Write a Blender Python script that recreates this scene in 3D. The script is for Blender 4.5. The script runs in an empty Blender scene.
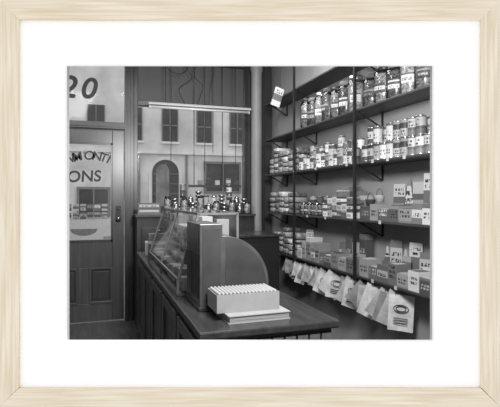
import bpy, bmesh, math, random
from mathutils import Vector, Matrix
random.seed(7)
S=bpy.context.scene
try:
    S.view_settings.view_transform='Standard'; S.view_settings.look='None'
except Exception as e: print(e)
COL=S.collection
TH=math.radians(18.4); CZ=1.55

# ---------------- materials ----------------
def nm(name):
    m=bpy.data.materials.new(name); m.use_nodes=True
    nt=m.node_tree; b=nt.nodes['Principled BSDF']; return m,nt,b
def col(a,t=(1,1,1)):
    return (a*t[0],a*t[1],a*t[2],1)
def plain(name,a,rough=.6,var=.12,scale=8,metal=0,spec=.4,stretch=(1,1,1)):
    m,nt,b=nm(name)
    tc=nt.nodes.new('ShaderNodeTexCoord'); mp=nt.nodes.new('ShaderNodeMapping'); mp.inputs['Scale'].default_value=stretch
    n=nt.nodes.new('ShaderNodeTexNoise'); n.inputs['Scale'].default_value=scale; n.inputs['Detail'].default_value=5
    r=nt.nodes.new('ShaderNodeValToRGB')
    r.color_ramp.elements[0].position=.3; r.color_ramp.elements[1].position=.7
    r.color_ramp.elements[0].color=col(a*(1-var)); r.color_ramp.elements[1].color=col(min(1,a*(1+var)))
    nt.links.new(tc.outputs['Object'],mp.inputs[0]); nt.links.new(mp.outputs[0],n.inputs['Vector'])
    nt.links.new(n.outputs[0],r.inputs[0]); nt.links.new(r.outputs[0],b.inputs['Base Color'])
    b.inputs['Roughness'].default_value=rough; b.inputs['Metallic'].default_value=metal
    b.inputs['Specular IOR Level'].default_value=spec
    return m
def wood(name,a,rough=.4,ax=0,var=.35,spec=.4):
    st=[14,14,14]; st[ax]=1
    return plain(name,a,rough,var,2.2,0,spec,tuple(st))
def glass(name,refl=.08,tint=.96):
    m=bpy.data.materials.new(name); m.use_nodes=True; nt=m.node_tree
    for n in list(nt.nodes): nt.nodes.remove(n)
    o=nt.nodes.new('ShaderNodeOutputMaterial'); mx=nt.nodes.new('ShaderNodeMixShader')
    t=nt.nodes.new('ShaderNodeBsdfTransparent'); t.inputs[0].default_value=(tint,tint,tint,1)
    g=nt.nodes.new('ShaderNodeBsdfGlossy'); g.inputs['Roughness'].default_value=.05
    f=nt.nodes.new('ShaderNodeFresnel'); f.inputs[0].default_value=1.25
    ad=nt.nodes.new('ShaderNodeMath'); ad.operation='ADD'; ad.inputs[1].default_value=refl; ad.use_clamp=True
    nt.links.new(f.outputs[0],ad.inputs[0]); nt.links.new(ad.outputs[0],mx.inputs[0])
    nt.links.new(t.outputs[0],mx.inputs[1]); nt.links.new(g.outputs[0],mx.inputs[2]); nt.links.new(mx.outputs[0],o.inputs[0])
    return m
def label(name,stops,mark=.05,mlo=.35,mhi=.65,ms=70,rough=.5,rows=2,vary=True,ax='Y'):
    """bands up the height (Generated z), rows of printed marks, each thing a little lighter or darker"""
    m,nt,b=nm(name); L=nt.links
    def math_(op,a=None,v=None):
        q=nt.nodes.new('ShaderNodeMath'); q.operation=op
        if a is not None: L.new(a,q.inputs[0])
        if isinstance(v,(int,float)): q.inputs[1].default_value=v
        elif v is not None: L.new(v,q.inputs[1])
        return q.outputs[0]
    tc=nt.nodes.new('ShaderNodeTexCoord'); sx=nt.nodes.new('ShaderNodeSeparateXYZ'); L.new(tc.outputs['Generated'],sx.inputs[0])
    r=nt.nodes.new('ShaderNodeValToRGB'); r.color_ramp.interpolation='CONSTANT'
    e=r.color_ramp.elements
    while len(e)<len(stops): e.new(.5)
    for i,(p,a) in enumerate(stops): e[i].position=p; e[i].color=col(a)
    Z=sx.outputs['Z']; Y=sx.outputs[ax]
    L.new(Z,r.inputs[0])
    oi=nt.nodes.new('ShaderNodeObjectInfo')
    mp=nt.nodes.new('ShaderNodeMapping'); mp.inputs['Scale'].default_value=(1,1,.35); L.new(tc.outputs['Object'],mp.inputs[0])
    cmb=nt.nodes.new('ShaderNodeCombineXYZ'); rr=math_('MULTIPLY',oi.outputs['Random'],5.0); L.new(rr,cmb.inputs[0]); L.new(cmb.outputs[0],mp.inputs['Location'])
    n=nt.nodes.new('ShaderNodeTexNoise'); n.inputs['Scale'].default_value=ms*1.6; n.inputs['Detail'].default_value=1; L.new(mp.outputs[0],n.inputs['Vector'])
    g=math_('GREATER_THAN',n.outputs[0],.49)
    fr_=math_('FRACT',math_('MULTIPLY',math_('SUBTRACT',Z,mlo),float(rows)/(mhi-mlo)))
    rl=math_('LESS_THAN',fr_,.62)
    m2=math_('MULTIPLY',math_('MULTIPLY',math_('GREATER_THAN',Z,mlo),math_('LESS_THAN',Z,mhi)),math_('MULTIPLY',rl,g))
    m2=math_('MULTIPLY',m2,math_('MULTIPLY',math_('GREATER_THAN',Y,.12),math_('LESS_THAN',Y,.88)))
    mx=nt.nodes.new('ShaderNodeMixRGB'); L.new(m2,mx.inputs[0]); L.new(r.outputs[0],mx.inputs[1]); mx.inputs[2].default_value=col(mark)
    out=mx.outputs[0]
    if vary:
        k=math_('ADD',math_('MULTIPLY',oi.outputs['Random'],.9),.55)
        m3=nt.nodes.new('ShaderNodeMixRGB'); m3.blend_type='MULTIPLY'; m3.inputs[0].default_value=1
        cc=nt.nodes.new('ShaderNodeCombineXYZ')
        for i in range(3): L.new(k,cc.inputs[i])
        L.new(out,m3.inputs[1]); L.new(cc.outputs[0],m3.inputs[2]); out=m3.outputs[0]
    L.new(out,b.inputs['Base Color']); b.inputs['Roughness'].default_value=rough; b.inputs['Specular IOR Level'].default_value=.3
    return m
def speck(name,a0,a1,scale,rough=.25):
    m,nt,b=nm(name)
    tc=nt.nodes.new('ShaderNodeTexCoord'); v=nt.nodes.new('ShaderNodeTexVoronoi'); v.inputs['Scale'].default_value=scale
    s=nt.nodes.new('ShaderNodeSeparateColor'); r=nt.nodes.new('ShaderNodeValToRGB')
    r.color_ramp.elements[0].color=col(a0); r.color_ramp.elements[1].color=col(a1)
    nt.links.new(tc.outputs['Object'],v.inputs['Vector']); nt.links.new(v.outputs['Color'],s.inputs[0]); nt.links.new(s.outputs[0],r.inputs[0])
    nt.links.new(r.outputs[0],b.inputs['Base Color']); b.inputs['Roughness'].default_value=rough
    return m

W_DARK=wood('dark_wood',.04,.3,2,.2,.5); W_DARKX=wood('dark_wood_across',.05,.3,0,.2,.5); W_DARKY=wood('dark_wood_along',.06,.3,1,.2)
W_DOOR=wood('door_wood',.065,.28,2,.22,.6); W_DOORP=wood('door_panel_wood',.038,.3,2,.22,.6)
W_TOP=wood('countertop_wood',.035,.24,1,.35,.5); W_REG=plain('register_wood',.055,.3,.25,9); W_REGC=plain('register_side_wood',.042,.28,.25,7)
W_REG2=wood('register_wood_dark',.025,.3,2,.2); W_CASE=wood('case_wood',.13,.4,1,.2)
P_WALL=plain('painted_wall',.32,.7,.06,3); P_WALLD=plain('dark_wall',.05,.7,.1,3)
P_FLOOR=plain('floorboards',.08,.5,.3,2,0,.4,(12,1,1)); P_CEIL=plain('ceiling_paint',.35,.8,.05,3)
P_TRANS=plain('blind_cloth',.11,.8,.06,4)
P_COL=plain('column_paint',.26,.5,.08,5)
P_WHITE=plain('white_card',.42,.6,.05,20); P_PAPER=plain('paper',.5,.7,.14,18); P_PAPERG=plain('grey_paper',.2,.7,.14,15)
P_CARTON=plain('carton_card',.26,.6,.05,20); P_SWEET=plain('sweet_paper',.28,.5,.3,60); P_BOOK=plain('book_paper',.30,.6,.05,20)
m_pg=plain('book_pages',.24,.7,.45,3,0,.2,(1,1,160))
P_PAPERM=plain('manila_paper',.33,.7,.14,15)
P_BLACK=plain('black_metal',.015,.4,.1,10); P_DGREY=plain('dark_grey_card',.06,.6,.15,20); P_MGREY=plain('mid_grey_card',.14,.6,.15,20)
P_METAL=plain('tin_metal',.42,.25,.1,20,.9); P_BRASS=plain('brass',.3,.3,.1,20,.9)
P_ENAM=plain('white_enamel',.5,.25,.05,6); P_ENAMG=plain('scale_enamel',.28,.3,.1,6); P_INK=plain('ink',.02,.5,.1,20)
P_STONE=plain('street_stone',.62,.8,.22,1.0); P_STONE2=plain('stone_trim',.72,.8,.1,2); P_PANE=plain('street_window_glass',.06,.3,.3,1)
P_PANEL=plain('grey_street_glass',.2,.3,.5,1.5)  # mid-grey glazing of the arched street doors
P_SASH=plain('sash_paint',.2,.6,.1,3)
P_ROAD=plain('asphalt',.25,.9,.2,3); P_GOLD=plain('painted_letters',.03,.5,.3,14); P_EDGE=plain('letter_edge_paint',.5,.5,.05,9)
P_TUBE=plain('fluorescent_tube',.7,.3,.03,5)
GL=glass('window_glass',.0,.98); GLJ=glass('jar_glass',.04,.93); GLC=glass('case_glass',.06,.95)
CANDY=[speck('candy_a',.06,.42,70),speck('candy_b',.03,.25,60),speck('candy_c',.15,.5,55),speck('candy_d',.02,.16,80)]
BAGM=[speck('packet_a',.10,.38,60,.15),speck('packet_b',.05,.22,75,.15),speck('packet_c',.16,.34,45,.15)]
LAB=[label('label_a',[(0,.3),(.1,.45),(.5,.06),(.8,.36)],.02,.15,.45),
     label('label_b',[(0,.06),(.3,.48),(.74,.05)],.03,.38,.68,rows=1),
     label('label_c',[(0,.14),(.3,.09),(.45,.45),(.9,.1)],.04,.5,.85),
     label('label_d',[(0,.10),(.55,.28),(.85,.05)],.45,.1,.5),
     label('label_e',[(0,.46),(.82,.1)],.04,.25,.6),
     label('label_f',[(0,.04),(.2,.07),(.8,.28)],.4,.3,.7,rows=1),
     label('label_g',[(0,.22),(.5,.13)],.03,.2,.8,rows=3)]
NL=len(LAB)
BOXL=[label('box_a',[(0,.20),(.12,.27)],.04,.3,.75,50),label('box_b',[(0,.07),(.85,.14)],.38,.3,.7,45),
      label('box_c',[(0,.36),(.2,.34)],.05,.3,.7,50),label('box_d',[(0,.12),(.3,.38),(.7,.12)],.03,.35,.65,60,rows=1),label('box_e',[(0,.11),(.5,.11)],.38,.3,.7,40,rows=2),
      label('box_f',[(0,.16),(.8,.36)],.03,.25,.75,45,rows=3)]
CARDL=[label('card_a',[(0,.4),(.3,.10),(.65,.4)],.03,.7,.92,45,ax='X'),label('card_b',[(0,.10),(.4,.4),(.8,.16)],.04,.42,.75,45,ax='X'),label('card_c',[(0,.2),(.55,.07),(.7,.3)],.42,.1,.5,45,ax='X',rows=3)]

# ---------------- mesh helpers ----------------
def bx(bm,x0,x1,y0,y1,z0,z1,mi=0):
    v=[bm.verts.new(p) for p in ((x0,y0,z0),(x1,y0,z0),(x1,y1,z0),(x0,y1,z0),(x0,y0,z1),(x1,y0,z1),(x1,y1,z1),(x0,y1,z1))]
    for f in ((0,3,2,1),(4,5,6,7),(0,1,5,4),(1,2,6,5),(2,3,7,6),(3,0,4,7)):
        bm.faces.new([v[i] for i in f]).material_index=mi
def lathe(bm,prof,segs=20,c=(0,0,0),mis=None,cap=True):
    rings=[]
    for r,z in prof:
        rings.append([bm.verts.new((c[0]+max(r,.0004)*math.cos(2*math.pi*i/segs),c[1]+max(r,.0004)*math.sin(2*math.pi*i/segs),c[2]+z)) for i in range(segs)])
    for k in range(len(rings)-1):
        for i in range(segs):
            f=bm.faces.new((rings[k][i],rings[k][(i+1)%segs],rings[k+1][(i+1)%segs],rings[k+1][i])); f.smooth=True
            f.material_index=mis[k] if mis else 0
    if cap:
        bm.faces.new(rings[0][::-1]); bm.faces.new(rings[-1])
def extr(bm,pts,axis,a,b,mi=0):
    """extrude 2D polygon; axis 'y': pts are (x,z); axis 'x': (y,z); axis 'z': (x,y)"""
    def P(p,t):
        return {'y':(p[0],t,p[1]),'x':(t,p[0],p[1]),'z':(p[0],p[1],t)}[axis]
    A=[bm.verts.new(P(p,a)) for p in pts]; B=[bm.verts.new(P(p,b)) for p in pts]
    n=len(pts)
    f=[bm.faces.new(A),bm.faces.new(B[::-1])]
    for i in range(n): f.append(bm.faces.new((A[i],B[i],B[(i+1)%n],A[(i+1)%n])))
    for q in f: q.material_index=mi
def bar(bm,p0,p1,w=.01,mi=0):
    p0=Vector(p0);p1=Vector(p1); d=(p1-p0); L=d.length; q=d.to_track_quat('Z','Y').to_matrix().to_4x4(); q.translation=p0
    vs=[bm.verts.new(q@Vector((x*w/2,y*w/2,z))) for z in (0,L) for x,y in ((-1,-1),(1,-1),(1,1),(-1,1))]
    for f in ((0,3,2,1),(4,5,6,7),(0,1,5,4),(1,2,6,5),(2,3,7,6),(3,0,4,7)):
        bm.faces.new([vs[i] for i in f]).material_index=mi
def tube(bm,pts,r,n=8):
    rings=[]
    for i,p in enumerate(pts):
        a=Vector(pts[max(i-1,0)]); b_=Vector(pts[min(i+1,len(pts)-1)]); q=(b_-a).to_track_quat('Z','Y').to_matrix()
        rings.append([bm.verts.new(Vector(p)+q@Vector((r*math.cos(2*math.pi*k/n),r*math.sin(2*math.pi*k/n),0))) for k in range(n)])
    for i in range(len(rings)-1):
        for k in range(n): bm.faces.new((rings[i][k],rings[i][(k+1)%n],rings[i+1][(k+1)%n],rings[i+1][k]))
    bm.faces.new(rings[0]); bm.faces.new(rings[-1])
def mk(name,bm,mats,parent=None,loc=(0,0,0),rot=(0,0,0),bevel=0,fix=True):
    if fix: bmesh.ops.recalc_face_normals(bm,faces=bm.faces)
    me=bpy.data.meshes.new(name); bm.to_mesh(me); bm.free()
    if not isinstance(mats,(list,tuple)): mats=[mats]
    for m in mats: me.materials.append(m)
    o=bpy.data.objects.new(name,me); COL.objects.link(o); o.location=loc; o.rotation_euler=rot
    if parent: o.parent=parent
    if bevel:
        b=o.modifiers.new('bevel','BEVEL'); b.width=bevel; b.segments=2; b.limit_method='ANGLE'
    return o
def box(name,d,mats,parent=None,loc=(0,0,0),rot=(0,0,0),bevel=0):
    bm=bmesh.new(); bx(bm,*d); return mk(name,bm,mats,parent,loc,rot,bevel)
def empty(name,loc=(0,0,0),rot=(0,0,0)):
    o=bpy.data.objects.new(name,None); COL.objects.link(o); o.location=loc; o.rotation_euler=rot; o.empty_display_size=.1; return o
def tag(o,lab,cat,group=None):
    o['label']=lab; o['category']=cat
    if group: o['group']=group
    return o
def struct(o,lab=None,cat=None):
    o['kind']='structure'
    if lab: o['label']=lab
    if cat: o['category']=cat
    return o
def clone(root,loc,rot=None,scale=None):
    n=root.copy(); COL.objects.link(n); n.location=loc
    if rot is not None: n.rotation_euler=rot
    if scale is not None: n.scale=scale
    for ch in root.children:
        c=ch.copy(); COL.objects.link(c); c.parent=n
        for g in ch.children:
            k=g.copy(); COL.objects.link(k); k.parent=c
    return n
def text(name,body,size,mat,parent,loc,rot,flip=False,ext=.001,align='CENTER',shear=0,off=.012):
    cu=bpy.data.curves.new(name,'FONT'); cu.body=body; cu.size=size; cu.align_x=align; cu.extrude=ext; cu.offset=size*off; cu.shear=shear
    t=bpy.data.objects.new(name+'_tmp',cu); COL.objects.link(t); bpy.context.view_layer.update()
    me=bpy.data.meshes.new_from_object(t); bpy.data.objects.remove(t)
    if flip:
        for v in me.vertices: v.co.x=-v.co.x
        me.flip_normals()
    me.materials.clear(); me.materials.append(mat)
    o=bpy.data.objects.new(name,me); COL.objects.link(o); o.location=loc; o.rotation_euler=rot; o.parent=parent
    return o

# ---------------- camera ----------------
cam=bpy.data.cameras.new('camera'); co=bpy.data.objects.new('camera',cam); COL.objects.link(co)
co.location=(0,0,CZ); co.rotation_euler=(math.radians(90),0,-TH); cam.sensor_width=36; cam.lens=36*466/500; cam.shift_y=-5.5/500
cam.clip_start=.02; S.camera=co

# ---------------- picture frame with mat ----------------
D=1.20
PF=empty('picture_frame',(0,0,0),(0,0,-TH)); tag(PF,'pale natural wood picture frame with wide white mat board','picture frame')
WOODF=bpy.data.materials.new('pale_wood'); WOODF.use_nodes=True
nt=WOODF.node_tree;b=nt.nodes['Principled BSDF']; tc=nt.nodes.new('ShaderNodeTexCoord'); mp=nt.nodes.new('ShaderNodeMapping'); mp.inputs['Scale'].default_value=(2.5,70,70)
n=nt.nodes.new('ShaderNodeTexNoise'); n.inputs['Scale'].default_value=2.0; n.inputs['Detail'].default_value=6; n.inputs['Distortion'].default_value=.4
r=nt.nodes.new('ShaderNodeValToRGB'); r.color_ramp.elements[0].position=.3; r.color_ramp.elements[1].position=.65
r.color_ramp.elements[0].color=(.68,.58,.43,1); r.color_ramp.elements[1].color=(.82,.75,.62,1)
nt.links.new(tc.outputs['Object'],mp.inputs[0]); nt.links.new(mp.outputs[0],n.inputs['Vector']); nt.links.new(n.outputs[0],r.inputs[0]); nt.links.new(r.outputs[0],b.inputs['Base Color'])
b.inputs['Roughness'].default_value=.6; b.inputs['Specular IOR Level'].default_value=.15
MATB,_n,_b=nm('white_mat'); _b.inputs['Base Color'].default_value=(.97,.97,.97,1); _b.inputs['Roughness'].default_value=.9; _b.inputs['Specular IOR Level'].default_value=0
fx0,fx1=(-1-250)/466*D,(500.5-250)/466*D
ix0,ix1=(18.5-250)/466*D,(481.5-250)/466*D
fz1,fz0=(198+1)/466*D,(198-407.5)/466*D
iz1,iz0=(198-19.5)/466*D,(198-388.5)/466*D
def rail(L_out,L_in,w,loc,rot):
    bm=bmesh.new()
    prof=[(0,0.045),(0,.003),(.003,0),(w-.002,0),(w,.002),(w,.045)]
    rings=[]
    for sgn in (-1,1):
        ring=[]
        for o_,d_ in prof:
            t=o_/w; half=L_out/2*(1-t)+L_in/2*t
            ring.append(bm.verts.new((sgn*half,d_,-o_)))
        rings.append(ring)
    n_=len(prof)
    for i in range(n_): bm.faces.new((rings[0][i],rings[1][i],rings[1][(i+1)%n_],rings[0][(i+1)%n_]))
    bm.faces.new(rings[0][::-1]); bm.faces.new(rings[1])
    return mk('frame_rail',bm,WOODF,PF,loc,rot)
Wd=fx1-fx0; Hd=fz1-fz0; cx=(fx0+fx1)/2; cz=CZ+(fz0+fz1)/2
rail(Wd,ix1-ix0,fz1-iz1,(cx,D,CZ+fz1),(0,0,0))
rail(Wd,ix1-ix0,iz0-fz0,(cx,D,CZ+fz0),(0,math.pi,0))
rail(Hd,iz1-iz0,ix0-fx0,(fx0,D,cz),(0,-math.pi/2,0))
rail(Hd,iz1-iz0,fx1-ix1,(fx1,D,cz),(0,math.pi/2,0))
DM=D+.009
ox0,ox1=(66.5-250)/466*DM,(432.8-250)/466*DM; oz1,oz0=CZ+(198-65.8)/466*DM,CZ+(198-340.3)/466*DM
def ringboard(bm,o,i,y0,y1,bev=0):
    def R(q,y): return [bm.verts.new(p) for p in ((q[0],y,q[2]),(q[1],y,q[2]),(q[1],y,q[3]),(q[0],y,q[3]))]
    i2=(i[0]+bev,i[1]-bev,i[2]+bev,i[3]-bev)
    A=R(o,y0);B=R(i,y0);C=R(i2,y1);E=R(o,y1)
    for k in range(4):
        j=(k+1)%4
        for a_,b_ in ((A,B),(B,C),(C,E),(E,A)): bm.faces.new((a_[k],a_[j],b_[j],b_[k]))
bm=bmesh.new()
ringboard(bm,(ix0-.004,ix1+.004,CZ+iz0-.004,CZ+iz1+.004),(ox0-.003,ox1+.003,oz0-.003,oz1+.003),DM,DM+.004,.003)
mk('mat_board',bm,MATB,PF)['label']='white mat board with bevelled window'
bm=bmesh.new()
ringboard(bm,(-1.80,2.08,0,3.4),(ox0-.02,ox1+.02,oz0-.02,oz1+.02),D+.046,D+.08)
struct(mk('wall_front',bm,plain('gallery_wall',.75,.8,.02,3),None,(0,0,0),(0,0,-TH)))

# ---------------- room shell ----------------
BY=6.12; RX=2.36; LX=-1.35; DF=D+.081
def yat(X): return (DF-math.sin(TH)*X)/math.cos(TH)
for nm_,z0,z1,m in (('floor',-.08,0,P_FLOOR),('ceiling',3.4,3.5,P_CEIL)):
    bm=bmesh.new(); extr(bm,[(LX,yat(LX)),(RX,yat(RX)),(RX,BY),(LX,BY)],'z',z0,z1); struct(mk(nm_,bm,m))
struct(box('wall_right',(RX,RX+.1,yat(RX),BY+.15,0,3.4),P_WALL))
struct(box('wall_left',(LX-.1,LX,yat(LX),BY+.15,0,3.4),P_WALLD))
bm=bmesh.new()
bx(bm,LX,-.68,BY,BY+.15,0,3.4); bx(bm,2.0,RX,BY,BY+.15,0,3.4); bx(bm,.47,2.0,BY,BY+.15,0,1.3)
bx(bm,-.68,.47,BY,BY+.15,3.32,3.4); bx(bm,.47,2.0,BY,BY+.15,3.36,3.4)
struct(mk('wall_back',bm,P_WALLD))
bm=bmesh.new()
bx(bm,.36,.46,BY-.05,BY,0,3.4); bx(bm,.385,.40,BY-.065,BY-.05,0,3.4); bx(bm,.425,.44,BY-.065,BY-.05,0,3.4)
bx(bm,.36,.47,BY,BY+.12,0,3.32)
bx(bm,-.68,.36,BY-.04,BY+.1,2.42,2.50); bx(bm,-.68,.36,BY-.055,BY-.04,2.44,2.47)
bx(bm,-.72,-.63,BY-.05,BY,0,3.4)
struct(mk('trim_1',bm,W_DARK),'dark wooden door surround with moulded post')
# door
DR=struct(empty('door_1',(0,BY+.02,0)),'dark panelled wooden shop door with large glass pane','door')
bm=bmesh.new()
x0,x1=-.62,.35
bx(bm,x0,x0+.13,0,.045,0.01,2.41); bx(bm,x1-.14,x1,0,.045,0.01,2.41)
bx(bm,x0+.13,x1-.14,0,.045,2.24,2.41); bx(bm,x0+.13,x1-.14,0,.045,.68,1.0); bx(bm,x0+.13,x1-.14,0,.045,.01,.23)
bx(bm,-.20,-.07,0,.045,.23,.68)
mk('door_leaf',bm,W_DOOR,DR,bevel=.004)
for a,b_ in ((x0+.13,-.20),(-.07,x1-.14)):
    bm=bmesh.new(); bx(bm,a,b_,.018,.03,.23,.68); bx(bm,a+.04,b_-.04,.008,.018,.28,.63)
    mk('door_panel',bm,W_DOORP,DR,bevel=.006)
    bm=bmesh.new()
    for q in ((a,b_,-.012,.01,.655,.68),(a,b_,-.012,.01,.23,.255),(a,a+.025,-.012,.01,.255,.655),(b_-.025,b_,-.012,.01,.255,.655)): bx(bm,*q)
    mk('panel_moulding',bm,W_DOOR,DR,bevel=.004)
box('glass_pane',(x0+.13,x1-.14,.02,.025,1.0,2.24),GL,DR)
bm=bmesh.new()
for q in ((x0+.13,x1-.14,-.008,.018,2.22,2.24),(x0+.13,x1-.14,-.008,.018,1.0,1.025),(x1-.16,x1-.14,-.008,.018,1.0,2.24)): bx(bm,*q)
mk('glazing_bead',bm,W_DOORP,DR)
bm=bmesh.new(); bx(bm,.25,.31,-.012,0,1.25,1.45); mk('lock_plate',bm,P_BLACK,DR,bevel=.003)
bm=bmesh.new(); lathe(bm,[(.012,0),(.012,.03),(.028,.04),(.03,.055),(.02,.07),(.0,.073)],16); mk('door_knob',bm,P_BRASS,DR,(.28,-.012,1.29),(math.pi/2,0,0))
bm=bmesh.new(); lathe(bm,[(.01,0),(.012,.015),(.0,.02)],12); mk('latch_knob',bm,P_BRASS,DR,(.28,-.012,1.41),(math.pi/2,0,0))
R_=.55; word='WM ONTI'; pos=(-2.95,-1.75,-.9,-.2,.85,1.75,2.45)
for i,ch in enumerate(word):
    if ch==' ': continue
    ang=pos[i]*.15
    for (dx,m,oo,yy) in ((.011,P_EDGE,.045,.0185),(0,P_GOLD,.02,.0165)):
        text('glass_letter',ch,.155,m,DR,(-.055+dx+R_*math.sin(ang),yy,1.48+R_*math.cos(ang)),(math.pi/2,ang,0),shear=.1,off=oo,ext=.0005)
for (dx,m,oo,yy) in ((.014,P_EDGE,.045,.0185),(0,P_GOLD,.022,.0165)):
    text('glass_letter','ONS',.195,m,DR,(-.13+dx,yy,1.755),(math.pi/2,-.04,0),shear=.12,off=oo,ext=.0005)
p=tag(empty('notice_card',(0,BY+.018,0)),'white paper notice with grey bowl shape on door glass','notice')
w0,w1,z0,z1=-.36,.10,1.03,1.24
box('card_sheet',(w0,w1,-.003,0,z0,z1),P_WHITE,p,(0,.018,0))
bm=bmesh.new(); c0=((w0+w1)/2,(z0+z1)/2)
pts=[(c0[0]+.16*math.cos(a),c0[1]+.03+.085*math.sin(a)) for a in [math.pi+math.pi*i/16 for i in range(17)]]
extr(bm,pts,'y',-.001,.001); mk('printed_bowl',bm,P_MGREY,p,(0,.0135,0))
for row in range(2):
    for k in range(6):
        o=box('small_card',(-.035,.035,-.003,0,0,.085),(CARDL*3)[(k*2+row)%8],None,(-.31+k*.085,BY+.0395,1.285+row*.105)); tag(o,'small printed picture card stuck on door glass','card','picture cards on the door glass')
T=struct(empty('window_1',(0,BY+.04,0)),'transom window over the door with street number','window')
box('glass_pane',(-.63,.36,.0,.006,2.5,3.32),GL,T)
text('glass_number','2',.38,P_GOLD,T,(-.325,-.004,2.80),(math.pi/2,.12,0),shear=.15,off=.02)
text('glass_number','0',.37,P_GOLD,T,(-.095,-.004,2.80),(math.pi/2,.12,0),shear=.15,off=.02)
Wn=struct(empty('window_2',(0,BY+.04,0)),'large shop window with dark timber frame','window')
box('glass_pane',(.5,1.97,0,.006,1.34,2.75),GL,Wn)
bm=bmesh.new()
bx(bm,.47,.52,-.05,.06,1.3,3.36); bx(bm,1.95,2.0,-.05,.06,1.3,3.36); bx(bm,.52,1.95,-.05,.06,1.3,1.35); bx(bm,.52,1.95,-.05,.06,2.74,2.80); bx(bm,.52,1.95,-.05,.06,3.33,3.36)
mk('window_frame',bm,W_DARK,Wn,bevel=.004)
box('transom_blind',(.52,1.95,-.01,.0,2.8,3.33),P_TRANS,Wn)

DB=tag(empty('window_display_base',(0,0,0)),'dark timber display platform below the shop window','display platform')
bm=bmesh.new(); bx(bm,.47,1.93,5.62,BY-.07,0,1.32); mk('base_body',bm,W_DARK,DB)
box('platform_top',(.45,1.935,5.58,BY-.07,1.32,1.35),W_DARKX,DB,bevel=.004)
for a in (.52,.98,1.44):
    box('base_panel',(a,a+.4,5.605,5.62,.3,1.2),W_DARK,DB,bevel=.005)
bm=bmesh.new(); lathe(bm,[(.085,0),(.085,.1),(.07,.13),(.07,3.2),(.085,3.25),(.09,3.398)],24); 
tag(mk('column',bm,P_COL,None,(2.035,5.84,.001)),'grey painted round iron column beside window','column')

# ---------------- outside ----------------
struct(box('ground',(-25,30,BY+.16,40,-.12,-.02),P_ROAD),'asphalt street')
B=tag(empty('building',(0,20,0)),'pale stone town building with sash windows and arched doorway','building')
box('facade',(-14,22,0,4,-.02,9),P_STONE,B)
bm=bmesh.new(); bx(bm,-14,22,-.12,0,3.42,3.52)
mk('string_course',bm,P_STONE2,B)
for k in range(-5,9):
    X=3.04+1.5*k
    bm=bmesh.new(); bx(bm,X-.33,X+.33,-.04,.0,3.95,5.35)
    mk('street_window',bm,P_PANE,B)
    bm=bmesh.new()
    bx(bm,X-.40,X+.40,-.12,0,3.86,3.95)
    mk('window_sill',bm,P_STONE2,B)
    bm=bmesh.new()
    bx(bm,X-.02,X+.02,-.06,-.04,3.95,5.35); bx(bm,X-.33,X+.33,-.06,-.04,4.62,4.67)
    bx(bm,X-.35,X-.31,-.06,0,3.95,5.35); bx(bm,X+.31,X+.35,-.06,0,3.95,5.35)
    mk('window_sash',bm,P_SASH,B)
def arch(cx_,hw,zt,zb,y0,y1,m,name,rise=None):
    rise=rise or hw
    pts=[(cx_-hw,zb),(cx_+hw,zb)]+[(cx_+hw*math.cos(a),zt-rise+rise*math.sin(a)) for a in [math.pi*i/16 for i in range(17)]]
    bm=bmesh.new(); extr(bm,pts,'y',y0,y1); return mk(name,bm,m,B)
for X in (2.85,-3.2):
    arch(X,.70,3.32,0,-.04,0,P_STONE2,'arch_surround'); arch(X,.56,3.18,0,-.07,-.03,P_PANE,'arched_door')
    arch(X-.13,.28,2.98,1.2,-.09,-.07,P_PANEL,'door_glazing')
    bm=bmesh.new()
    for k in range(4): bx(bm,X-.53,X+.53,-.1,-.09,1.3+k*.42,1.33+k*.42)
    bx(bm,X-.02,X+.02,-.105,-.09,1.2,3.05); mk('glazing_bar',bm,P_SASH,B)
for a0,a1,z0,z1 in ((4.62,6.1,1.85,3.05),(-.6,.5,.9,1.9)):
    box('shopfront_glass',(a0,a1,-.05,0,z0,z1),P_PANE,B)
    bm=bmesh.new()
    for q in ((a0-.1,a1+.1,z1,z1+.1),(a0-.1,a1+.1,z0-.1,z0),(a0-.1,a0,z0,z1),(a1,a1+.1,z0,z1),((a0+a1)/2-.03,(a0+a1)/2+.03,z0,z1)): bx(bm,q[0],q[1],-.1,0,q[2],q[3])
    mk('shopfront_surround',bm,P_SASH,B)
for X in (3.75,1.75,6.5):
    bm=bmesh.new(); lathe(bm,[(.045,0),(.045,3.4)],10); mk('drain_pipe',bm,P_SASH,B,(X,-.06,0))

# ---------------- fluorescent fixture, wires ----------------
F=tag(empty('light_fixture',(1.28,5.82,2.665)),'long white fluorescent ceiling fitting hung in front of window','light fixture')
bm=bmesh.new(); extr(bm,[(-.05,.03),(.05,.03),(.045,.045),(.02,.065),(-.02,.065),(-.045,.045)],'x',-.66,.66); mk('fixture_body',bm,P_ENAM,F)
bm=bmesh.new(); lathe(bm,[(.018,-.63),(.018,.63)],14); mk('fluorescent_tube',bm,P_TUBE,F,(0,0,.010),(0,math.pi/2,0))
for s in (-.64,.64): box('tube_holder',(s-.01,s+.01,-.018,.018,-.01,.03),P_ENAM,F)
def cr(pts,n=6):
    out=[]
    P_=[Vector(p) for p in pts]
    for i in range(len(P_)-1):
        p0=P_[max(i-1,0)];p1=P_[i];p2=P_[i+1];p3=P_[min(i+2,len(P_)-1)]
        for k in range(n):
            t=k/n; out.append(.5*((2*p1)+(p2-p0)*t+(2*p0-5*p1+4*p2-p3)*t*t+(3*p1-p0-3*p2+p3)*t**3))
    out.append(P_[-1]); return out
def wire(name,pts,rad,mat,parent=None):
    bm=bmesh.new(); tube(bm,cr(pts),rad); return mk(name,bm,mat,parent)
TOPZ=.733
for xs in (-.45,.42): wire('hanging_rod',[(xs,0,.06),(xs,0,TOPZ)],.005,P_BLACK,F)
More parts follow.
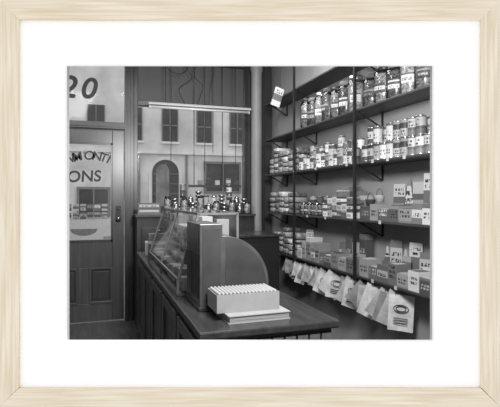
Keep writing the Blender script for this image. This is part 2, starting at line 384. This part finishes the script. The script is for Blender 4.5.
for pts in ([(-.2,0,.06),(-.28,0,.25),(-.12,.0,.4),(-.2,0,.55),(-.15,0,TOPZ)],
            [(-.05,0,.06),(.02,0,.3),(-.08,0,.42),(-.06,0,.6),(.0,0,TOPZ)],
            [(-.5,0,TOPZ),(-.42,0,.5),(-.3,0,.44),(-.18,0,.5),(-.1,0,TOPZ)],
            [(.1,0,.06),(.12,0,.3),(.17,0,.5),(.15,0,TOPZ)]):
    wire('power_cable',pts,.005,P_BLACK,F)
H=tag(empty('hanging_display_rail',(0,5.97,0)),'slim dark rail hung on cords in shop window','display rail')
for xs in (1.22,1.60): wire('cord',[(xs,0,1.72),(xs,0,2.4),(xs,0,3.399)],.0055,P_BLACK,H)
box('rail_bar',(1.15,1.85,-.03,.03,1.69,1.72),W_DARKX,H)
for i,(xs,zb) in enumerate(((.92,2.0),(1.36,1.9),(1.47,2.15),(1.78,1.95))):
    wire('cord',[(xs,0,zb),(xs+.004,0,2.5),(xs,0,3.399)],.004,P_BLACK,H)

# ---------------- counter ----------------
C=tag(empty('shop_counter_base',(0,0,0)),'long dark wooden shop counter with boarded end and panelled front','counter')
cx0,cx1,cy0,cy1=.47,1.11,2.06,5.30
bm=bmesh.new(); bx(bm,cx0,cx1,cy0,cy1,0,.91); mk('counter_body',bm,P_BLACK,C)
bm=bmesh.new(); nb=10
for i in range(nb):
    a=cx0+(cx1-cx0)*i/nb; w=(cx1-cx0)/nb
    bx(bm,a+.005,a+w-.005,cy0-.016,cy0,0,.89)
mk('end_boards',bm,wood('end_board_wood',.12,.4,2,.2),C,bevel=.003)
for i in range(5):
    a=cy0+.03+i*.65
    box('front_board',(cx0-.006,cx0,a,a+.6,.08,.87),W_DARK,C)
    bm=bmesh.new()
    for q in ((a,a+.6,.80,.87),(a,a+.6,.08,.18),(a,a+.07,.18,.80),(a+.53,a+.6,.18,.80)): bx(bm,cx0-.022,cx0-.006,q[0],q[1],q[2],q[3])
    mk('front_panel',bm,W_DOOR,C,bevel=.004)
box('baseboard',(cx0-.02,cx0,cy0,cy1,0,.08),W_DARKY,C)
CT=tag(box('countertop',(.44,1.14,2.03,5.33,.912,.95),W_TOP,bevel=.008),'polished dark wooden countertop running along the shop','countertop')

# ---------------- cash register ----------------
G=tag(empty('cash_register',(.525,2.42,.951)),'dark wooden cash register with tall back and curved side','cash register')
TW=.125; RXe,RZe=.265,.27
arc=[(TW+RXe*math.sin(a),.125+RZe*math.cos(a)) for a in [math.pi/2*i/20 for i in range(21)]]
bm=bmesh.new(); extr(bm,[(0,.02),(0,.46),(TW,.46)]+arc+[(TW+RXe,.02)],'y',0,.36); mk('register_body',bm,W_REG,G,bevel=.004)
arc2=[(TW+(RXe-.018)*math.sin(a),.125+(RZe-.018)*math.cos(a)) for a in [math.pi/2*i/20 for i in range(21)]]
bm=bmesh.new(); extr(bm,[(TW+.012,.04)]+[q for q in arc2 if q[0]>TW+.012]+[(TW+RXe-.018,.04)],'y',-.003,0); mk('side_panel',bm,W_REGC,G)
bm=bmesh.new(); bx(bm,.016,TW-.012,-.003,0,.05,.435); mk('tower_panel',bm,W_REGC,G)
for a0 in (.03,.20): box('front_panel',(-.004,0,a0,a0+.13,.06,.30),W_REG2,G,bevel=.002)
bm=bmesh.new(); bx(bm,-.008,.400,-.010,.368,0,.022); mk('register_base',bm,W_REG2,G,bevel=.004)
box('customer_window',(-.004,0,.04,.32,.33,.42),P_PANE,G)
D_=box('cash_drawer',(.390,.403,.02,.34,.03,.10),W_REG2,G,bevel=.002)
bm=bmesh.new(); lathe(bm,[(.006,0),(.012,.012),(.0,.018)],12); k_=mk('drawer_knob',bm,P_BRASS,D_,(.403,.18,.065),(0,math.pi/2,0))
# ledger & candy box
LB=tag(empty('ledger_book',(.60,2.12,.951),(0,0,.03)),'thick pale-paged ledger book lying on counter','book')
bm=bmesh.new(); bx(bm,.006,.314,.004,.235,.004,.034); mk('page_block',bm,m_pg,LB)
bm=bmesh.new(); bx(bm,0,.32,0,.24,0,.004); bx(bm,0,.32,0,.24,.034,.038); bx(bm,0,.32,.236,.24,.004,.034); mk('book_cover',bm,P_BOOK,LB)
KB=tag(empty('carton',(.560,2.19,.9895),(0,0,.0)),'open grey-white carton holding rows of wrapped sweets','carton')
bm=bmesh.new(); bx(bm,0,.325,0,.2,0,.004)
for q in ((0,.325,0,.004),(0,.325,.196,.2),(0,.004,.004,.196),(.321,.325,.004,.196)): bx(bm,q[0],q[1],q[2],q[3],.004,.088)
mk('carton_tray',bm,P_CARTON,KB)
bm=bmesh.new(); lathe(bm,[(.003,0),(.003,.073),(.006,.077),(.0078,.084),(.006,.091),(.002,.094)],8)
sw=mk('wrapped_sweet',bm,[P_SWEET]); first=True
for i in range(16):
    for j in range(9):
        o=sw if first else sw.copy()
        if not first: COL.objects.link(o)
        first=False
        o.location=(.560+.017+i*.0194,2.19+.016+j*.021,.994)
        tag(o,'pale round paper-wrapped sweet standing in open carton','sweet','sweets in the counter carton')

# ---------------- display case ----------------
E=tag(empty('display_case',(0,0,.951)),'sloping glass display case with timber frame on counter','display case')
ya,yb=2.84,4.35; XB=.86
P=[(.48,0),(.48,.10),(.61,.50),(XB,.50),(XB,0)]
bm=bmesh.new()
for y in (ya,yb,(ya+yb)/2):
    for i in range(5):
        if y not in (ya,yb) and i in (3,4): continue
        p,q=P[i],P[(i+1)%5]; bar(bm,(p[0],y,p[1]+.008 if p[1]==0 else p[1]),(q[0],y,q[1]+.008 if q[1]==0 else q[1]),.014)
for p in P: bar(bm,(p[0],ya,p[1]+(.008 if p[1]==0 else 0)),(p[0],yb,p[1]+(.008 if p[1]==0 else 0)),.016)
mk('case_frame',bm,W_CASE,E)
bm=bmesh.new(); bx(bm,.48,XB,ya,yb,0,.02); bx(bm,XB-.008,XB,ya,yb,.02,.49); mk('case_floor',bm,W_CASE,E)
bm=bmesh.new(); v=[bm.verts.new(p) for p in ((.48,ya,.10),(.48,yb,.10),(.61,yb,.50),(.61,ya,.50))]; bm.faces.new(v); mk('glass_pane',bm,GLC,E)
bm=bmesh.new(); v=[bm.verts.new(p) for p in ((.61,ya,.505),(.61,yb,.505),(XB,yb,.505),(XB,ya,.505))]; bm.faces.new(v); mk('glass_pane',bm,GLC,E)
bm=bmesh.new(); v=[bm.verts.new((p[0],ya,p[1]+.01)) for p in P]; bm.faces.new(v); mk('glass_pane',bm,GLC,E)
box('case_shelf',(.60,XB-.01,ya+.02,yb-.02,.235,.24),P_MGREY,E)
CB=[label('case_box_%d'%k,[(0,a0),(.5,a1)],.03,.3,.7,50) for k,(a0,a1) in enumerate(((.5,.4),(.2,.5),(.55,.3)))]
for row,(x,z) in enumerate(((.555,.975),(.66,.975),(.77,.975),(.665,1.194),(.775,1.194))):
    for i in range(13):
        y=ya+.07+i*.113
        h=random.choice((.10,.13,.17)) if z<1 else random.choice((.15,.19,.22))
        if x<.56: h=random.choice((.08,.10,.12))
        o=box('chocolate_box' if i%2 else 'sweet_packet',(-.04,.04,-.045,.045,0,h),random.choice(CB+[BOXL[2],BOXL[3],LAB[0]]),None,(x,y,z),(0,0,random.uniform(-.08,.08)),.003)
        tag(o,'small printed confectionery box inside glass case','box','confectionery in the display case')

# ---------------- things on the far counter ----------------
def card(w,h,loc,rz,m,lab,lean=.15,name='display_card',cat='display card',shape=0):
    o=empty(name,loc,(0,0,rz)); tag(o,lab,cat)
    if shape==0: pts=[(-w/2,0),(w/2,0),(w/2,h*.75)]+[(w/2*math.cos(a),h*.75+h*.25*math.sin(a)) for a in [math.pi*k/12 for k in range(1,12)]]+[(-w/2,h*.75)]
    elif shape==1: pts=[(-w/2,0),(w/2,0),(w/2*.96,h),(-w/2*.96,h)]
    else: pts=[(-w/2,0),(w/2,0),(w*.06,h),(-w*.06,h)]
    bm=bmesh.new(); extr(bm,pts,'y',0,.004); mk('card_face',bm,m,o,(0,0,0),(-lean,0,0))
    bm=bmesh.new(); extr(bm,[(0.008,0),(h*.35,0),(.008+h*.5*math.sin(lean),h*.5)],'x',-.002,.002); mk('card_strut',bm,P_MGREY,o)
    return o
for (x,y,w,d,h,mi) in ((.57,4.52,.14,.14,.16,4),(.60,4.78,.18,.16,.24,3),(.58,5.0,.16,.18,.14,2),(.80,5.08,.14,.2,.36,1),(.99,5.10,.14,.16,.30,3)):
    tag(box('carton',(-w/2,w/2,-d/2,d/2,0,h),BOXL[mi],None,(x,y,.951),(0,0,random.uniform(-.1,.1)),.003),'printed cardboard carton standing on the counter','carton')
Q=tag(empty('weighing_scale',(.90,4.72,.951)),'enamel counter weighing scale with fan dial and pan','scale')
bm=bmesh.new(); extr(bm,[(-.10,0),(.10,0),(.09,.06),(.05,.14),(-.05,.14),(-.09,.06)],'x',-.08,.08); mk('scale_base',bm,P_ENAMG,Q,(0,0,0),(0,0,math.pi/2),.006)
bm=bmesh.new(); pts=[(-.03,.13),(.03,.13)]+[(.12*math.sin(a),.37+.11*math.cos(a)*1.2) for a in [1.3-2.6*i/14 for i in range(15)]]; extr(bm,pts,'y',-.03,.03); mk('scale_dial',bm,P_ENAMG,Q,bevel=.004)
bm=bmesh.new(); pts=[(.09*math.sin(a),.385+.085*math.cos(a)) for a in [1.3-2.6*i/14 for i in range(15)]]; extr(bm,pts,'y',-.034,-.03); mk('dial_face',bm,CARDL[0],Q)
bm=bmesh.new(); lathe(bm,[(.01,0),(.01,.04),(.07,.05),(.10,.075),(.095,.075),(.06,.056),(0,.054)],24); mk('scale_pan',bm,P_METAL,Q,(.19,0,.13))
bm=bmesh.new(); bx(bm,.05,.21,-.02,.02,.1,.135); mk('scale_arm',bm,P_ENAMG,Q)
A=tag(empty('cabinet',(0,0,0)),'low dark wooden cabinet behind the counter','cabinet')
box('cabinet_body',(1.23,1.90,4.7,5.3,0.001,1.13),P_BLACK,A); box('cabinet_top',(1.21,1.92,4.67,5.3,1.13,1.155),W_TOP,A,bevel=.005)
for a in (1.25,1.58): 
    d_=box('cabinet_door',(a,a+.31,4.685,4.7,.1,1.06),P_BLACK,A,bevel=.005)
    bm=bmesh.new(); lathe(bm,[(.005,0),(.012,.015),(0,.02)],10); mk('door_knob',bm,P_BRASS,d_,(a+.03,4.685,.6),(math.pi/2,0,0))

# ---------------- goods prototypes ----------------
def can_mesh(r,h,m):
    bm=bmesh.new(); lathe(bm,[(r*.94,0),(r,.002),(r,.005),(r*.98,.007),(r*.98,h-.007),(r,h-.005),(r,h-.002),(r*.94,h),(r*.93,h-.004),(0,h-.004)],20,mis=[1,1,1,0,1,1,1,1,1])
    me=bpy.data.meshes.new('tin_can'); bm.to_mesh(me); bm.free(); me.materials.append(m); me.materials.append(P_METAL); return me
CR={'t':.037,'s':.034,'b':.046,'l':.040}; CH={'t':.135,'s':.095,'b':.17,'l':.20}
CANS={(s,i):can_mesh(CR[s],CH[s],LAB[i]) for s in CR for i in range(NL)}
def can(s,i,x,y,z,grp,lab='tin can with printed paper label on shelf'):
    o=bpy.data.objects.new('tin_can',CANS[(s,i%NL)]); COL.objects.link(o); o.location=(x,y,z); o.rotation_euler=(0,0,random.uniform(-.4,.4)); tag(o,lab,'can',grp); return o
def jar_proto(r,h,cm,lm,name='candy_jar'):
    o=empty(name)
    bm=bmesh.new(); lathe(bm,[(0,0.001),(r*.9,0.001),(r,.012),(r,h*.76),(r*.93,h*.84),(r*.76,h*.88),(r*.76,h*.9)],24,cap=False); mk('jar_glass',bm,GLJ,o)
    bm=bmesh.new(); lathe(bm,[(0,.006),(r*.86,.006),(r*.95,.02),(r*.95,h*.74),(r*.7,h*.8),(0,h*.81)],20); mk('sweets_filling',bm,cm,o)
    bm=bmesh.new(); lathe(bm,[(r*.82,h*.865),(r*.84,h*.87),(r*.84,h*.985),(r*.78,h)],24); mk('jar_lid',bm,lm,o)
    bm=bmesh.new(); n_=10; R2=r*1.01
    for i in range(n_):
        a0=math.pi*1.0+ (i/n_)*1.3-.15; a1=a0+1.3/n_
        v=[bm.verts.new((R2*math.cos(a),R2*math.sin(a),z)) for a,z in ((a0,h*.26),(a1,h*.26),(a1,h*.5),(a0,h*.5))]; bm.faces.new(v)
    mk('jar_label',bm,LAB[random.randrange(NL)],o)
    return o
SZ={1:.90,2:1.37,3:1.85,4:2.30,5:2.76}
e_=.0015
jl='large glass sweet jar with screw lid on top shelf'
first_j=[jar_proto(.078,.33,CANDY[k],(P_BLACK,P_DGREY,P_METAL,P_MGREY)[k]) for k in range(4)]
used=[False]*4
ys=[4.60,4.435,4.27,4.105,3.94,3.775,3.61]+[3.355,3.19,3.025,2.86,2.695,2.53]
for i,y in enumerate(ys):
    k=(i*3)%4
    loc=(2.19,y,SZ[4]+e_)
    if not used[k]: o=first_j[k]; o.location=loc; used[k]=True
    else: o=clone(first_j[k],loc)
    o.rotation_euler=(0,0,random.uniform(-.3,.5)); tag(o,jl,'jar','sweet jars on the upper shelf')
    o.scale=(1,1,(.98,.9,.95)[i%3]) if y>3.5 else (1.03,1.03,(.90,.82)[i%2])
# ---------------- shelving ----------------
SH=tag(empty('wall_shelving',(0,0,0)),'dark wall shelving with long boards, posts and iron brackets','shelving')
SHW=wood('shelf_wood',.045,.4,1,.2)
for k,z in SZ.items():
    box('shelf_board',(2.09,RX-.002,2.0,5.72,z-.018,z),SHW,SH,bevel=.003)
    for y in (5.55,4.71,3.45,2.2):
        bm=bmesh.new(); bar(bm,(2.12,y,z-.024),(RX-.01,y,z-.15),.012); bar(bm,(RX-.01,y,z-.15),(RX-.01,y,z-.02),.014); mk('shelf_bracket',bm,P_BLACK,SH)
for y in (5.68,4.71,3.45,2.1):
    box('upright',(2.068,2.088,y-.012,y+.012,.86,3.399),P_BLACK,SH)
bm=bmesh.new(); bar(bm,(2.12,2.30,.87),(2.34,2.30,.47),.03); mk('shelf_brace',bm,P_BLACK,SH)

def packet(x,y,z,w,d,h,m,lab,grp,q=.5):
    bm=bmesh.new(); bmesh.ops.create_uvsphere(bm,u_segments=16,v_segments=12,radius=1)
    for v in bm.verts:
        for a in range(3):
            s=abs(v.co[a]); v.co[a]=math.copysign(s**q,v.co[a])
        v.co=Vector((v.co.x*w/2,v.co.y*d/2,v.co.z*h/2+h/2))
    for f in bm.faces: f.smooth=True
    o=mk('food_packet',bm,m,None,(x,y,z),(0,0,random.uniform(-.04,.04))); tag(o,lab,'packet',grp); return o
PK=BAGM*2+[LAB[4],BOXL[0],LAB[2]]
for si in (3,2,1):
    y=5.56; j=0
    while y>4.80:
        d=(.15,.12,.17,.13)[(j+si)%4]; z=SZ[si]+e_; top=z+(.29,.22,.27,.18)[(j+si)%4]
        k=0
        while z<top-.03:
            h=(.065,.05,.075)[(k+j)%3]
            packet(2.20,y-d/2,z,.20,d-.012,h-.001,PK[(3*k+2*j+si)%len(PK)],'glossy wrapped food packet stacked at end of shelf','stacked packets at the shelf end',.38)
            z+=h; k+=1
        y-=d+.004; j+=1
# shelf 3: cans
grp='tin cans on the middle shelf'
y=4.62; i=0; seq='btttsbttltbsttbtttt'
while y>3.54:
    s=seq[i%len(seq)]
    ri=(i*2+i//3)%NL
    can(s,ri,2.145,y,SZ[3]+e_,grp)
    can('t',ri+3,2.245,y,SZ[3]+e_,grp)
    if s=='s' or i in (3,10,7): can('s',ri+2,2.145,y,SZ[3]+2*e_+CH[s],grp,'small tin can stacked on another can')
    if i in (2,3,6,9,10,12): can('s',ri+4,2.245,y,SZ[3]+2*e_+CH['t'],grp,'small tin can stacked on another can')
    y-=CR[s]+CR[seq[(i+1)%len(seq)]]+.006; i+=1
y=3.38; i=0
runs=[1,1,4,4,4,0,0,2,2,2,1,1]
while y>2.5:
    st=(1,2,2,1,2,2,2,2,2,1,2,2)[i%12]
    z=SZ[3]+e_; s='t'
    for k in range(st): can(s,runs[i%12],2.145,y,z,grp); z+=CH[s]+.001
    can('l' if i%3==0 else 't',i*3,2.24,y,SZ[3]+e_,grp)
    if i%3==2: can('t',i+2,2.24,y,SZ[3]+e_+.136,grp)
    y-=.086; i+=1
smj=[jar_proto(.036,.13,CANDY[k],(P_METAL,P_BLACK)[k],'small_jar') for k in (0,1)]
grp='small jars on the lower middle shelf'
for i in range(7):
    y=4.62-.080*i
    loc=(2.155,y,SZ[2]+e_)
    if i<2: o=smj[i]; o.location=loc
    else: o=clone(smj[i%2],loc)
    tag(o,'small screw-top jar with label on shelf','jar',grp); o.rotation_euler=(0,0,0)
    can('b' if i%2 else 'l',(i*3),2.27,y-(.01 if i%2 else 0),SZ[2]+e_,'tin cans on the lower middle shelf') if i%4!=3 and i!=1 else None
def carton(x,y,z,w,d,h,m,lab,grp=None,rz=0):
    o=box('carton',(-w/2,w/2,-d/2,d/2,0,h),m,None,(x,y,z),(0,0,rz),.003); tag(o,lab,'carton',grp); return o
for i,y in enumerate((4.04,3.95,3.86,3.77,3.68,3.59)):
    z=SZ[2]+e_
    for k in range((2,3,3,4,2,3)[i]):
        h=.062; carton(2.15,y,z,.09,.085,h,(LAB[4],BOXL[2],LAB[1],BOXL[1],BOXL[5])[(i+2*k)%5],'small printed packet stacked on shelf','printed packets stacked on shelf'); z+=h+.001
    carton(2.28,y,SZ[2]+e_,.09,.08,(.2,.26,.22,.28,.24,.2)[i],BOXL[(i*2+1)%6],'upright printed grocery carton at back of shelf','upright cartons at back of shelf')
def openbox(x,y,z,w,d,h,m,lab,n=4,goods=P_PAPERM,back=.07,grp=None,rz=0):
    o=empty('display_box',(x,y,z),(0,0,rz)); tag(o,lab,'display box',grp)
    bm=bmesh.new(); bx(bm,-w/2,w/2,-d/2,d/2,0,.004); bx(bm,-w/2,-w/2+.004,-d/2,d/2,.004,h); bx(bm,w/2-.004,w/2,-d/2,d/2,.004,h+back)
    bx(bm,-w/2+.004,w/2-.004,-d/2,-d/2+.004,.004,h); bx(bm,-w/2+.004,w/2-.004,d/2-.004,d/2,.004,h)
    mk('box_tray',bm,m,o)
    bm=bmesh.new(); bx(bm,-w/2+.006,w/2-.01,-d/2+.006,d/2-.006,.005,h*.86)
    for k in range(n): 
        t=-d/2+.012+(d-.024)*(k+.5)/n; bx(bm,-w/2+.01,w/2-.02,t-.006,t+.006,h*.86,h*.86+.02)
    mk('packed_goods',bm,goods,o); return o
g2='open cardboard display boxes on shelf'
yy=3.40
for i,w in enumerate((.15,.11,.14,.12,.15,.11,.12)):
    openbox(2.165,yy-w/2,SZ[2]+e_,.14,w-.006,(.10,.13,.09,.12,.10,.14,.11)[i],BOXL[(4,2,1,5,0,3,2)[i]],'open printed display box of goods on shelf',3,(P_DGREY,P_MGREY,P_PAPERM)[i%3],(.02,.0,.05,.0,.03,.0,.02)[i],g2); yy-=w
for j,(y,h,sh) in enumerate(((3.14,.25,1),(3.02,.30,2),(2.90,.26,1),(2.78,.32,1),(2.67,.28,0),(2.56,.3,1))):
    card(.11,h+.04,(2.29,y,SZ[2]+e_),-math.pi/2+.35,CARDL[j%3],'picture display card standing behind boxes on shelf',.04,shape=sh)
for (y,zz,mm) in ((3.325,.115,P_DGREY),(3.195,.145,P_WHITE)):
    o=tag(empty('gift_basket',(2.15,y,SZ[2]+zz)),'small basket with arched handle standing on boxes','basket')
    bm=bmesh.new(); lathe(bm,[(.03,0),(.042,.05),(.044,.055),(.036,.055),(.0,.04)],16); mk('basket_bowl',bm,mm,o)
    bm=bmesh.new()
    for k in range(10):
        a0=math.pi*k/10;a1=math.pi*(k+1)/10; bar(bm,(0,.042*math.cos(a0),.05+.06*math.sin(a0)),(0,.042*math.cos(a1),.05+.06*math.sin(a1)),.007)
    mk('basket_handle',bm,P_MGREY,o)
yy=4.68
for i,(w,h,mi) in enumerate(((.12,.10,2),(.10,.18,0),(.12,.24,5),(.09,.14,3),(.10,.20,2),(.08,.12,4))):
    carton(2.17,yy-w/2,SZ[1]+e_,.14,w-.006,h,BOXL[mi],'printed cardboard carton on bottom shelf','cartons on the bottom shelf'); yy-=w
card(.09,.13,(2.17,4.51,SZ[1]+.183),-math.pi/2+.6,CARDL[1],'small picture display card on a carton',.05,shape=1)
g1='open display boxes on the bottom shelf'
for i,(y,w) in enumerate(((3.98,.13),(3.84,.13),(3.70,.13),(3.56,.13))): openbox(2.155,y,SZ[1]+e_,.12,w,(.10,.14,.11,.13)[i],BOXL[(3,0,2,5)[i]],'open printed box of goods on bottom shelf',4,(P_PAPER,P_DGREY,P_PAPERM,P_MGREY)[i],.03,g1)
for i,y in enumerate((3.60,3.72,3.84,3.96)): carton(2.29,y,SZ[1]+e_,.09,.10,(.33,.24,.28,.22)[i],BOXL[(1,2,4,3)[i]],'tall printed packet at back of bottom shelf','tall packets at back of bottom shelf')
yy=3.41
for i,(w,h) in enumerate(((.14,.15),(.12,.10),(.14,.13),(.11,.16),(.13,.10),(.12,.14),(.12,.11))):
    openbox(2.16,yy-w/2,SZ[1]+e_,.13,w-.006,h,BOXL[(2,4,3,5,0,2,1)[i]],'open printed box of goods on bottom shelf',4,(P_WHITE,P_PAPERM,P_MGREY)[i%3],(.0,.04,.0,.05,.0,.02,.0)[i],g1); yy-=w
for j,y in enumerate((3.30,3.18,3.06,2.94,2.82,2.70,2.58)): card(.11,.25+.06*(j%2),(2.29,y,SZ[1]+e_),-math.pi/2+.4,CARDL[j%3],'upright picture display card behind boxes',.04,shape=(2,1,2,1,1,2,1)[j])
for z,yy in ((SZ[3],(3.6,3.2,3.0,2.8,4.2)),(SZ[2],(4.4,4.0,3.1)),(SZ[1],(3.2,2.9))):
    for y in yy:
        tag(box('price_tag',(-.002,0,-.016,.016,-.02,.008),P_WHITE,None,(2.0885,y,z-.002)),'small white price ticket on shelf edge','price tag','price tickets on shelf edges')
o=tag(empty('hanging_notice',(2.03,5.0,2.60)),'small pale notice card hung tilted by string from ceiling','notice')
box('notice_sheet',(-.055,.055,-.002,.002,-.22,0),CARDL[0],o,(0,0,.22),(0,.3,.0)); 
bm=bmesh.new(); bar(bm,(0,0,.215),(0,0,.799),.003); mk('string',bm,P_BLACK,o)

# ---------------- paper bags hung under the bottom shelf ----------------
def bag(x,y,z,w,h,rz,ry,m,lab,logo=False):
    """thin creased paper bag hung near its top corner; origin at the hanging point"""
    o=empty('paper_bag',(x,y,z),(0,0,rz)); tag(o,lab,'paper bag','paper bags hung under the shelf')
    nx_,nz_=9,9; ph=random.uniform(0,6); off=-w*.25
    bm=bmesh.new()
    def dz(u,v): return .007*math.sin(5*u+2.5*v+ph)*v+.004*math.sin(9*v-4*u+ph)
    g=[]
    for side in (0,1):
        g.append([[bm.verts.new((off+w*i/nx_,dz(i/nx_,j/nz_)+side*.0025,-h*j/nz_-(.005 if (j==0 and i%2) else 0))) for i in range(nx_+1)] for j in range(nz_+1)])
    for side in (0,1):
        for j in range(nz_):
            for i in range(nx_):
                q=(g[side][j][i],g[side][j][i+1],g[side][j+1][i+1],g[side][j+1][i]); bm.faces.new(q if side else q[::-1])
    for i in range(nx_):
        for j in (0,nz_): bm.faces.new((g[0][j][i],g[0][j][i+1],g[1][j][i+1],g[1][j][i]))
    for j in range(nz_):
        for i in (0,nx_): bm.faces.new((g[0][j][i],g[0][j+1][i],g[1][j+1][i],g[1][j][i]))
    mk('bag_sheet',bm,m,o,(0,0,0),(0,ry,0))
    bm=bmesh.new(); bar(bm,(0,0,-.01),(0,0,.881-z),.003); mk('string',bm,P_BLACK,o)
    if logo:
        bm=bmesh.new(); sc=w/.2; c_=off+w/2
        for rr in (.045,.03):
            for k in range(20):
                a0=2*math.pi*k/20;a1=2*math.pi*(k+1)/20
                bar(bm,(c_+rr*sc*1.3*math.cos(a0),-.012,-h*.38+rr*sc*.7*math.sin(a0)),(c_+rr*sc*1.3*math.cos(a1),-.012,-h*.38+rr*sc*.7*math.sin(a1)),.004)
        for k in range(3): bx(bm,c_-w*.28,c_+w*.28,-.0135,-.0125,-h*(.66+.07*k),-h*(.66+.07*k)+.006)
        mk('printed_emblem',bm,P_INK,o,(0,0,0),(0,ry,0))
    return o
nms=('white','buff','grey'); mats_=(P_PAPER,P_PAPERM,P_PAPERG)
RZ=-.72
nx,ny=math.sin(RZ),-math.cos(RZ)
y=5.0; i=0
plan=[(.09,.16),(.10,.19),(.09,.15),(.11,.2),(.10,.17),(.12,.2),(.11,.2),(.18,.21),(.20,.22),(.13,.21),(.17,.24),(.14,.2),(.17,.27),(.14,.24),(.18,.27)]
tilts=[(.35,.05),(.1,-.12),(.55,.2),(.0,.3),(.6,.25),(.15,-.2),(.4,.0),(.62,.38),(.55,.12),(.2,-.25),(.5,.2),(.7,.1),(.35,-.1),(.6,.3),(.4,.05)]
while y>2.50 and i<len(plan):
    w,h=plan[i]
    for k in range(2):
        mi=((2,1),(1,2),(2,0),(1,0),(2,1),(1,0),(2,1),(1,0),(0,0),(2,1),(1,0),(2,1),(0,0),(1,2),(1,0))[i][k]
        pr=k==1 and i in (5,7,8,10,12,14)
        bag(2.13+nx*.026*k,y+ny*.026*k,.855-.016*k-.01*(i%2),w,h,RZ,tilts[i][k],mats_[mi],nms[mi]+' creased paper bag hung below shelf'+(' with printed emblem' if pr else ''),pr)
    y-=max(.115,w*.92)+(.02,.0,.03,.01)[i%4]; i+=1

# ---------------- window goods ----------------
def bowl_mesh(r,h):
    bm=bmesh.new(); lathe(bm,[(r*.4,0),(r*.45,.008),(r*.85,h*.5),(r,h),(r*.95,h),(r*.8,h*.5),(0,.012)],18); me=bpy.data.meshes.new('metal_bowl'); bm.to_mesh(me); bm.free(); me.materials.append(P_METAL); return me
BMs=bowl_mesh(.045,.045)
def pot(x,y,z,s):
    o=tag(empty('metal_pot',(x,y,z)),'round shiny metal pot with domed lid in shop window','pot','metal pots in the shop window')
    bm=bmesh.new(); lathe(bm,[(.03,0),(.042,.01),(.046,.05),(.042,.085),(.037,.092)],20); mk('pot_body',bm,(P_METAL,P_ENAM)[s>.92],o)
    bm=bmesh.new(); lathe(bm,[(.040,.092),(.035,.108),(.02,.12),(.006,.124),(.006,.132),(.011,.138),(0,.145)],20); mk('pot_lid',bm,(P_METAL,P_WHITE)[s>1],o)
    bm=bmesh.new(); pts=[(.038+.015*math.sin(a),0,.05+.03*math.cos(a)) for a in [math.pi*k/8 for k in range(9)]]; tube(bm,pts,.004,6); mk('pot_handle',bm,P_BLACK,o)
    o.scale=(s,s,s*1.2); o.rotation_euler=(0,0,-1.2); return o
wj=jar_proto(.044,.20,CANDY[2],P_BLACK,'glass_jar')
seqw='jpjojpjojpj'
first=True
for i,c in enumerate(seqw):
    x=.84+i*.102
    if c=='p': pot(x,5.70,1.3515,(.9,1.05)[(i//2)%2])
    elif c=='o':
        for k in range(3):
            o=bpy.data.objects.new('metal_bowl',BMs); COL.objects.link(o); o.location=(x,5.70,1.3515+k*.0465); tag(o,'shiny metal bowl stacked in shop window','bowl','metal bowls in the shop window')
    else:
        if first: o=wj; o.location=(x,5.70,1.3515); first=False
        else: o=clone(wj,(x,5.70,1.3515))
        o.scale=(1,1,(1.1,.85,1,.75,1.15,.95,.8)[i%7])
        tag(o,'squat glass jar with dark lid in shop window','jar','jars along the shop window platform')
RS=tag(box('display_riser',(.90,1.92,5.80,5.93,1.3515,1.45),W_DARKX),'low dark wooden riser on the window platform','riser')
for i in range(10):
    x=.95+i*.102
    if x>1.9: break
    if i%3==0:
        for k in range((2,0,3,4,2,0,3,0,1,2)[i]):
            o=bpy.data.objects.new('metal_bowl',BMs); COL.objects.link(o); o.location=(x,5.865,1.4515+k*.0465); tag(o,'shiny metal bowl stacked in shop window','bowl','metal bowls in the shop window')
    elif i%3==1:
        for k in range((0,2,0,1,1,0,1,2,0,0)[i]): can('t',(i+k),x,5.865,1.4515+k*.136,'tins in the shop window','labelled tin can standing in shop window')
    else: pot(x,5.865,1.4515,(.85,.95)[i%2])
for i,x in enumerate((1.30,1.41,1.53,1.68,1.80)):
    tag(box('chocolate_box',(-.03,.03,-.02,.02,0,.06+.03*(i%2)),BOXL[i%5],None,(x,5.97,1.7215),(0,0,0),.002),'small printed box on hanging window rail','box','boxes on the window rail')
sg=tag(empty('window_sign',(.62,5.66,1.3515),(0,0,.05)),'grey lettered card propped in shop window','sign')
box('sign_board',(-.14,.13,0,.006,0,.14),P_MGREY,sg)
box('sign_print',(-.12,.11,-.001,0,.03,.12),CARDL[0],sg)

# ---------------- lights ----------------
w=bpy.data.worlds.new('world'); S.world=w; w.use_nodes=True; bg=w.node_tree.nodes['Background']; bg.inputs[0].default_value=(1,1,1,1); bg.inputs[1].default_value=1.06
def area(name,loc,target,size,power,sy=None):
    l=bpy.data.lights.new(name,'AREA'); l.energy=power; l.size=size
    if sy: l.shape='RECTANGLE'; l.size_y=sy
    o=bpy.data.objects.new(name,l); COL.objects.link(o); o.location=loc
    o.rotation_euler=(Vector(target)-Vector(loc)).to_track_quat('-Z','Y').to_euler(); return o
area('flash_lamp',(.72,1.35,2.40),(1.4,5.0,1.5),.4,92)
area('ceiling_fill',(1.2,4.3,3.3),(1.3,4.4,0),1.2,46)  # added fill light over the counter, no fitting hangs here
area('ceiling_fill',(-.5,3.6,3.3),(.2,5.2,0),1.0,36)  # second added fill, brightens the door side, not a real lamp
